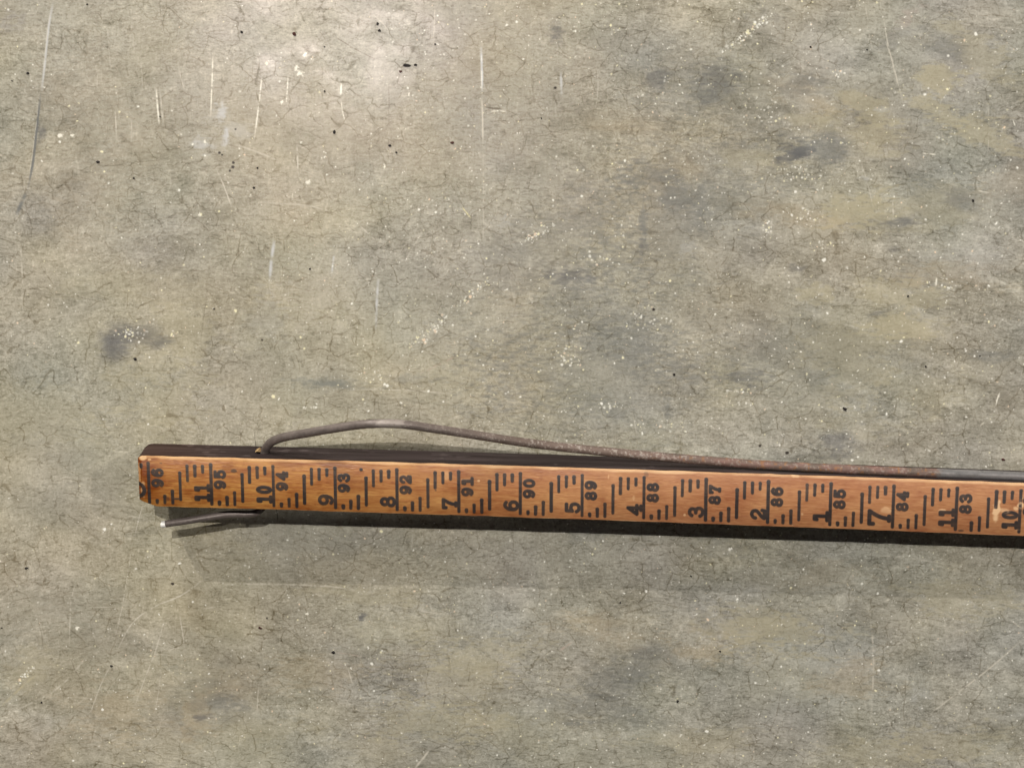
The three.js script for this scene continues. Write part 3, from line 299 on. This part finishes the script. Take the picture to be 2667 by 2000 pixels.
for (let j = 0; j < RH; j++) for (let k = 0; k < RW; k++) {
  const o = (j * RW + k) * 4, i = I0 + k / PPI, v = j / PPI, e = 0.845 - v;
  const grain = fbm(i * 3.2, v * 40, 601, 4), band = fbm(i * 0.55, v * 5.5, 611, 3), fibre = noise(i * 15, v * 95, 621), blot = fbm(i * 2.2, v * 3.4, 631, 3);
  const leftish = 1 - step(0.5, 9, i);
  let R = 0.688 + (0.05 + 0.03 * leftish) * grain + 0.04 * band + 0.03 * fibre + 0.06 * blot, G = 0.478 + (0.055 + 0.045 * leftish) * grain + 0.045 * band + 0.035 * fibre + 0.07 * blot, B = 0.350 + 0.055 * grain + 0.030 * band + 0.024 * fibre + 0.045 * blot;
  R -= 0.010 * leftish; G -= 0.020 * leftish; B -= 0.025 + 0.095 * leftish;
  const old = (1 - step(-0.2, 0.45, i)) * 0.75 + 0.8 * step(0.02, 0.35, fbm(i * 1.3 + 4, v * 4, 641, 3)) * (1 - step(0.05, 0.34, v)) * (1 - step(2, 8, i)) + 0.45 * step(0.08, 0.4, fbm(i * 3, v * 7, 643, 3)) * (0.25 + 0.75 * leftish) + 0.4 * step(0.1, 0.4, fbm(i * 1.7, 3, 645, 2)) * (1 - step(0.02, 0.16, e));   // darker, grimy varnish
  const grime = step(0.16, 0.42, fbm(i * 9, v * 12, 647, 3)) * (0.5 + 0.5 * leftish) * 0.35; R -= 0.13 * grime; G -= 0.12 * grime; B -= 0.09 * grime;
  R -= 0.16 * old; G -= 0.17 * old; B -= 0.13 * old;
  let bare = 0;
  const n1 = fbm(i * 6, v * 14, 651, 3), n2 = fbm(i * 2.3, 4.4, 661, 3);
  bare = Math.max(bare, (1 - step(0.012 + 0.012 * n2, 0.036 + 0.02 * n2, v + 0.012 * n1)) * (0.7 + 0.45 * n2));
  bare = Math.max(bare, (1 - step(0.004, 0.026 + 0.02 * n2, e + 0.012 * n1)) * (0.35 + 0.6 * fbm(i * 2.6, 9.1, 671, 3)));
  for (const [a, b, ra, rv, s] of wear) { const q = Math.hypot((i - a) / ra, (v - b) / rv) + 0.9 * n1; if (q < 1.2) bare = Math.max(bare, s * (1 - step(0.55, 1.1, q))); }
  bare = clamp(bare);
  R += (0.93 - R) * bare * 0.85; G += (0.79 - G) * bare * 0.85; B += (0.62 - B) * bare * 0.85;
  let t = 1 - inkData[o] / 255;
  t *= 0.86 + 0.14 * step(-0.5, 0.2, fbm(i * 11, v * 13, 681, 3)); t *= 1 - 0.75 * bare * step(-0.1, 0.3, n1);
  for (const [a, b, ra, rv, s] of marks) { const q = Math.hypot((i - a) / ra, (v - b) / rv) + 0.5 * n1; t = Math.max(t, s * (1 - step(0.6, 1.0, q))); }
  const tone = 0.02 * noise(i * 2, v * 3, 691);
  R += (0.19 + tone - R) * t; G += (0.165 + tone - G) * t; B += (0.165 + tone - B) * t;
  rc[o] = 255 * clamp(R); rc[o + 1] = 255 * clamp(G); rc[o + 2] = 255 * clamp(B); rc[o + 3] = 255;
  rb[o] = 255 * clamp(0.55 + 0.2 * fibre + 0.2 * grain - 0.35 * t - 0.3 * bare); rb[o + 1] = 255 * clamp(0.55 + 0.2 * blot + 0.25 * bare + 0.15 * t); rb[o + 2] = 128; rb[o + 3] = 255;
}
const faceMat = new THREE.MeshStandardMaterial({ map: dataTexture(rc, RW, RH, true), bumpMap: dataTexture(rb, RW, RH, false), bumpScale: 0.00012, roughness: 0.85 });
faceMat.roughnessMap = faceMat.bumpMap;
const SW = 1024, SH = 192, sc = new Uint8Array(SW * SH * 4), sb = new Uint8Array(SW * SH * 4);
for (let j = 0; j < SH; j++) for (let k = 0; k < SW; k++) {      // dark stained wood, rubbed along the grain
  const o = (j * SW + k) * 4, i = I0 + (k / SW) * SPAN, v = j / SH;
  const grain = fbm(i * 0.9, v * 90, 701, 4), rub = fbm(i * 0.5, v * 12, 711, 3), fl = step(0.62, 0.72, noise(i * 7, v * 120, 721) * 0.5 + 0.5 * noise(i * 2, v * 20, 722) + 0.1);
  const brown = 1 - step(-0.1, 1.8, i), L = 0.215 + 0.09 * grain + 0.05 * rub + 0.10 * fl;
  sc[o] = 255 * clamp(L + 0.022 + 0.03 * brown); sc[o + 1] = 255 * clamp(L - 0.012); sc[o + 2] = 255 * clamp(L - 0.012 - 0.02 * brown); sc[o + 3] = 255;
  sb[o] = 255 * clamp(0.5 + 0.4 * grain); sb[o + 1] = 160; sb[o + 2] = 128; sb[o + 3] = 255;
}
const shaftMat = new THREE.MeshPhysicalMaterial({ specularIntensity: 0.3, map: dataTexture(sc, SW, SH, true), bumpMap: dataTexture(sb, SW, SH, false), bumpScale: 0.0001, roughness: 0.95 });
const stick = new THREE.Group(); stick.name = 'measuring_stick';
stick.userData = { label: 'old wooden measuring stick with black inch marks and dark stained sides, lying on concrete', category: 'measuring stick' };
scene.add(stick);
function part(name, geometry, material, parent) { const m = new THREE.Mesh(geometry, material); m.name = name; m.castShadow = m.receiveShadow = true; parent.add(m); return m; }
const HOLE = [-101.3, 17.2];                          // x and height (mm) of the drilled hole
{
  const uvS = (i, q) => [(i - I0) / SPAN, q], uvF = (i, q, a) => [(i - I0) / SPAN, clamp((a + wide(i) / 2) / wide(i), 0.004, 0.996)];
  let shaft = loft(shaftSection, stations, uvS).toNonIndexed(); shaft.computeVertexNormals();
  const drill = new THREE.CylinderGeometry(2.7 * MM, 2.7 * MM, 40 * MM, 20).rotateX(Math.PI / 2).rotateY(0.10).translate(HOLE[0] * MM, HOLE[1] * MM, 33.5 * MM).toNonIndexed();
  const a = new Brush(shaft), b = new Brush(drill); a.updateMatrixWorld(); b.updateMatrixWorld();
  const ev = new Evaluator(); ev.useGroups = false;
  shaft = toCreasedNormals(ev.evaluate(a, b, SUBTRACTION).geometry, 0.5);
  const face = toCreasedNormals(loft(faceSection, stations, uvF), 0.7);
  const s = part('shaft', shaft, shaftMat, stick); s.userData.label = 'dark stained sides of the stick';
  const r = part('ruler_face', face, faceMat, stick); r.userData.label = 'orange varnished face with inch scale from 96 down to 82';
}
{
  const m = new THREE.MeshStandardMaterial({ color: new THREE.Color().setRGB(0.62, 0.42, 0.2), roughness: 0.8 });
  const p = place(671, 1174, 16), g = new THREE.BufferGeometry();
  const P = [[p[0] - 1.2, 16.8, 25.0], [p[0] + 1.6, 16.2, 25.0], [p[0] + 0.1, 21.0, 23.4], [p[0] + 0.9, 15.6, 23.1], [p[0] - 0.7, 16.0, 23.9]].map((a) => a.map((b) => b * MM));
  g.setAttribute('position', new THREE.Float32BufferAttribute([[0, 2, 1], [0, 4, 2], [4, 3, 2], [3, 1, 2], [0, 1, 3], [0, 3, 4]].flat().flatMap((k) => P[k]), 3)); g.computeVertexNormals();
  part('splinter', g, m, stick).userData.label = 'pale splinter beside the drilled hole';
}

// ---------------------------------------------------------------- the wire through the hole
const run = [];
for (const [u, v, h] of [[427, 1365, 20.2], [460, 1360, 20.1], [500, 1354, 19.9], [545, 1347, 19.5], [592, 1340, 18.9]]) run.push(place(u, v, h));
run.push([-105.6, 17.9, 50.4], [-102.6, 17.4, 48.0], [-101.4, 17.2, 44.5], [-101.3, 17.2, 36], [-101.4, 17.0, 28.5]);
for (const [u, v, h] of [[689, 1176, 17.0], [698, 1159, 20.0], [711, 1148.5, 22.4], [737, 1139, 24.6], [818, 1124.5, 30.5], [880, 1114, 34.5], [961, 1104, 38.5], [1043, 1104.5, 39], [1124, 1115.5, 36.5], [1232.6, 1132, 31.5], [1341, 1149, 26.5], [1430, 1160.5, 22.5], [1565.6, 1175, 20.5], [1701, 1188, 20], [1837, 1199.5, 19.9], [2000, 1211.5, 20.1], [2151, 1219.5, 20.2], [2301, 1226.5, 20.3], [2452, 1232.5, 19.9], [2667, 1241, 19.3], [2850, 1250, 18.8], [3020, 1260, 18.2]]) run.push(place(u, v, h));
const path = new THREE.CatmullRomCurve3(run.map((p) => new THREE.Vector3(...p)), false, 'centripetal');
const WIRE = new THREE.Group(); WIRE.name = 'iron_wire'; WIRE.userData = { label: 'rusty bent iron wire threaded through the drilled hole of the measuring stick', category: 'wire' }; scene.add(WIRE);
{
  const N = 620, RAD = 20, len = path.getLength(), frames = path.computeFrenetFrames(N, false), pos = [], uv = [], idx = [];
  for (let s = 0; s <= N; s++) {
    const p = path.getPointAt(s / N), d = len * s / N, thick = (1.46 + 0.34 * step(48, 66, d) + 0.08 * step(150, 260, d)) * (s === 0 ? 0.86 : 1);
    for (let k = 0; k <= RAD; k++) {
      const a = (k % RAD) / RAD * Math.PI * 2, q = thick * (1 + 0.018 * noise(d / 1.4, Math.cos(a) * 2 + Math.sin(a) * 3, 801) + 0.012 * noise(d / 6, a, 802)), n = frames.normals[s], b = frames.binormals[s];
      pos.push((p.x + q * (n.x * Math.cos(a) + b.x * Math.sin(a))) * MM, (p.y + q * (n.y * Math.cos(a) + b.y * Math.sin(a))) * MM, (p.z + q * (n.z * Math.cos(a) + b.z * Math.sin(a))) * MM);
      uv.push(d / len, k / RAD);
    }
  }
  for (let s = 0; s < N; s++) for (let k = 0; k < RAD; k++) { const a = s * (RAD + 1) + k, b = a + RAD + 1; idx.push(a, a + 1, b, a + 1, b + 1, b); }
  const g = new THREE.BufferGeometry(); g.setAttribute('position', new THREE.Float32BufferAttribute(pos, 3)); g.setAttribute('uv', new THREE.Float32BufferAttribute(uv, 2)); g.setIndex(idx);
  g.computeVertexNormals();
  const W = 2048, H = 32, c = new Uint8Array(W * H * 4), b = new Uint8Array(W * H * 4);
  const at = (px, py, h) => { const t = place(px, py, h); let best = 0, bd = 1e9; for (let k = 0; k <= 800; k++) { const p = path.getPointAt(k / 800), q = Math.hypot(p.x - t[0], p.z - t[2]); if (q < bd) { bd = q; best = k / 800; } } return best; };
  const uZinc0 = at(985, 1103, 33), uZinc1 = at(1050, 1105, 33), uRust = at(1180, 1124, 29), uRed0 = at(1820, 1198, 18), uGrey = at(2440, 1232, 18);
  for (let j = 0; j < H; j++) for (let k = 0; k < W; k++) {
    const o = (j * W + k) * 4, u = k / W, d = u * len, v = Math.abs(j / H - 0.5) * 2;
    const n1 = fbm(d / 5, v * 3, 811, 3), n2 = fbm(d / 1.1, v * 6, 821, 3), n3 = fbm(d / 0.8, v * 9, 831, 2);
    const rust = step(uRust - 0.09, uRust + 0.12, u) * (1 - step(uGrey - 0.004, uGrey + 0.004, u + 0.004 * n2)), red = rust * step(uRed0 - 0.1, uRed0 + 0.06, u), grey = step(uGrey - 0.004, uGrey + 0.004, u + 0.004 * n2);
    let R = 0.44 + 0.05 * n1 + 0.04 * n2, G = 0.405 + 0.045 * n1 + 0.04 * n2, B = 0.39 + 0.045 * n1 + 0.04 * n2;
    R += rust * 0.02 + red * (0.0 + 0.07 * n1); G += -rust * 0.005 - red * 0.02; B += -rust * 0.02 - red * 0.02;
    R += grey * 0.06; G += grey * 0.09; B += grey * 0.11;
    const zinc = step(0.25, 0.6, 0.7 * (step(uZinc0 - 0.006, uZinc0 + 0.006, u) - step(uZinc1 - 0.008, uZinc1 + 0.012, u)) + 0.5 * n2) * 0.55;
    const fleck = step(0.14, 0.38, n3 + 0.25 * n1) * (0.12 + 0.75 * rust * (1 - 0.55 * red)) * (1 - grey), ochre = step(0.26, 0.42, fbm(d / 1.6, v * 4, 841, 3)) * red * 0.6;
    const m = Math.max(zinc, fleck);
    R += (0.68 - R) * m; G += (0.65 - G) * m; B += (0.625 - B) * m; R += (0.62 - R) * ochre; G += (0.43 - G) * ochre; B += (0.27 - B) * ochre;
    c[o] = 255 * clamp(R); c[o + 1] = 255 * clamp(G); c[o + 2] = 255 * clamp(B); c[o + 3] = 255;
    b[o] = 255 * clamp(0.5 + 0.3 * n2 + 0.3 * m); b[o + 1] = 255 * clamp(0.6 + 0.25 * rust - 0.2 * grey + 0.2 * n1); b[o + 2] = 255; b[o + 3] = 255;
  }
  const m = new THREE.MeshStandardMaterial({ map: dataTexture(c, W, H, true), bumpMap: dataTexture(b, W, H, false), bumpScale: 0.0001, roughness: 0.8, metalness: 0.25 });
  m.roughnessMap = m.bumpMap;
  part('wire_body', g, m, WIRE);
  // freshly cut end, nipped to a slight wedge
  const p0 = path.getPointAt(0), tan = path.getTangentAt(0), cg = new THREE.CylinderGeometry(1.38 * MM, 1.46 * MM, 1.4 * MM, 18, 3), cp = cg.attributes.position;
  for (let k = 0; k < cp.count; k++) if (cp.getY(k) > 0.0003) cp.setY(k, cp.getY(k) + 0.35 * cp.getX(k));
  cg.computeVertexNormals();
  const cut = part('cut_end', cg, new THREE.MeshStandardMaterial({ color: new THREE.Color().setRGB(0.93, 0.92, 0.9), roughness: 0.5, metalness: 0.1 }), WIRE);
  cut.position.set(p0.x * MM, p0.y * MM, p0.z * MM); cut.quaternion.setFromUnitVectors(new THREE.Vector3(0, 1, 0), tan.clone().negate()); cut.translateY(0.0002);
  cut.userData.label = 'bright freshly cut end of the wire';
}

// ---------------------------------------------------------------- crumbs of dirt lying on the floor
const rk = rng(99), crumbMat = new THREE.MeshStandardMaterial({ color: new THREE.Color().setRGB(0.018, 0.015, 0.014), roughness: 0.75 }), redMat = new THREE.MeshStandardMaterial({ color: new THREE.Color().setRGB(0.07, 0.022, 0.018), roughness: 0.8 });
function crumbShape(rx, rz, seed) {
  const g = mergeVertices(new THREE.IcosahedronGeometry(1, 1).deleteAttribute('uv').deleteAttribute('normal')), p = g.attributes.position;
  for (let k = 0; k < p.count; k++) { const q = 1 + 0.38 * noise(p.getX(k) * 1.6 + seed * 5.1, p.getY(k) * 1.6 + p.getZ(k) * 2.3, 900 + seed); p.setXYZ(k, p.getX(k) * q * rx * MM, p.getY(k) * q * Math.min(rx, rz) * 0.6 * MM, p.getZ(k) * q * rz * MM); }
  const n = g.toNonIndexed(); n.computeVertexNormals(); n.computeBoundingBox(); n.translate(0, -n.boundingBox.min.y, 0); return n;
}
const crumbs = [
  [1060, 170, 10.5, 4.6, 0.05, 'largest black crumb, oblong, on the bright glossy part of the floor', 0], [1082, 169, 4, 3.4, 0, 'tiny black crumb just right of the large oblong crumb', 0], [1043, 186, 4.4, 3.4, 0, 'small reddish black crumb at lower left of the large oblong crumb', 1],
  [766, 88, 6.5, 5, 0.9, 'dark brown crumb left of the glossy highlight near the upper edge', 1], [629, 83, 4.2, 4, 0, 'round black crumb above the left pair of white upright scratches', 0], [870, 343, 5.6, 3.4, 1.5, 'upright narrow black crumb below the glossy highlight', 0], [254, 421, 4.6, 4, 0, 'black round crumb on the left floor below the white scratches', 0], [71, 190, 4, 3.6, 0, 'black crumb beside the long pale scratch at the upper left', 0], [983, 62, 3.6, 4.4, 0.3, 'upper of two close black crumbs in the glossy highlight', 0], [988, 79, 4.2, 3.4, 0.4, 'lower of two close black crumbs in the glossy highlight', 0], [1015, 379, 4.6, 3.6, 0.8, 'black crumb between glossy highlight and floor centre', 0], [1178, 371, 5.6, 3, 0, 'flat reddish brown crumb left of the long pale upright scratch', 1], [351, 935, 4.6, 4.4, 0, 'black crumb at the lower rim of the dark left stain', 0], [2201, 1065, 6, 4.4, 0.5, 'black crumb above the right stretch of wire', 0], [1756, 975, 3.8, 3.6, 0, 'black crumb above the middle of the wire run', 0], [2535, 522, 4, 3.8, 0, 'black crumb on the yellowish right part of the floor', 0], [868, 1698, 4.6, 4.4, 0, 'black crumb below the stick at the end of a pink scratch', 0], [677, 1635, 6, 4, 0.5, 'brown black crumb below the left half of the stick', 1], [289, 1734, 4, 3.6, 0, 'black crumb on the crossing of pale scratches at the lower left', 0], [1765, 1826, 4.2, 4, 0, 'black crumb near the lower edge beside the bluish stain', 0], [2614, 1196, 4.6, 4.2, 0.4, 'dark red crumb above the wire at the far right', 1], [68, 1479, 6, 3.4, -0.3, 'flat black crumb at the left edge below the stick', 0],
];
crumbs.forEach(([u, v, rx, rz, turn, label, red], k) => {
  const p = place(u, v), m = new THREE.Mesh(crumbShape(rx / 7, rz / 7, k + 1), red ? redMat : crumbMat);
  m.name = k ? `dirt_crumb_${String(k).padStart(3, '0')}` : 'dirt_crumb'; m.position.set(p[0] * MM, 0, p[2] * MM); m.rotation.y = -turn; m.castShadow = m.receiveShadow = true;
  m.userData = { label, category: 'crumb', group: 'dark crumbs of dirt on the floor' }; scene.add(m);
});
{
  const spots = [[226, 11], [416, 303], [845, 122], [845, 238], [348, 464], [661, 489], [1133, 115], [1032, 397], [2259, 129], [2112, 122], [807, 700], [2412, 954], [2366, 771], [2553, 927], [107, 1829], [1876, 1696], [1705, 1432], [1616, 1569], [670, 437], [1410, 308], [145, 1092], [1800, 1500]];
  for (let k = 0; k < 4; k++) spots.push([rk() * 2667, rk() * 2000]);
  const parts = spots.filter(([u, v]) => v < 1080 || v > 1440).map(([u, v], k) => { const p = place(u, v); return crumbShape((1.7 + 1.5 * rk()) / 6.28, (1.5 + 1.2 * rk()) / 6.28, 40 + k).rotateY(rk() * 6).translate(p[0] * MM, 0, p[2] * MM); });
  const m = new THREE.Mesh(mergeGeometries(parts), crumbMat); m.name = 'dirt_specks'; m.castShadow = m.receiveShadow = true;
  m.userData = { kind: 'stuff', label: 'tiny dark specks of dirt strewn over the concrete floor', category: 'dirt' }; scene.add(m);
}
scene.traverse((o) => { if (o.isMesh) { o.receiveShadow = true; } });
renderer.render(scene, camera);
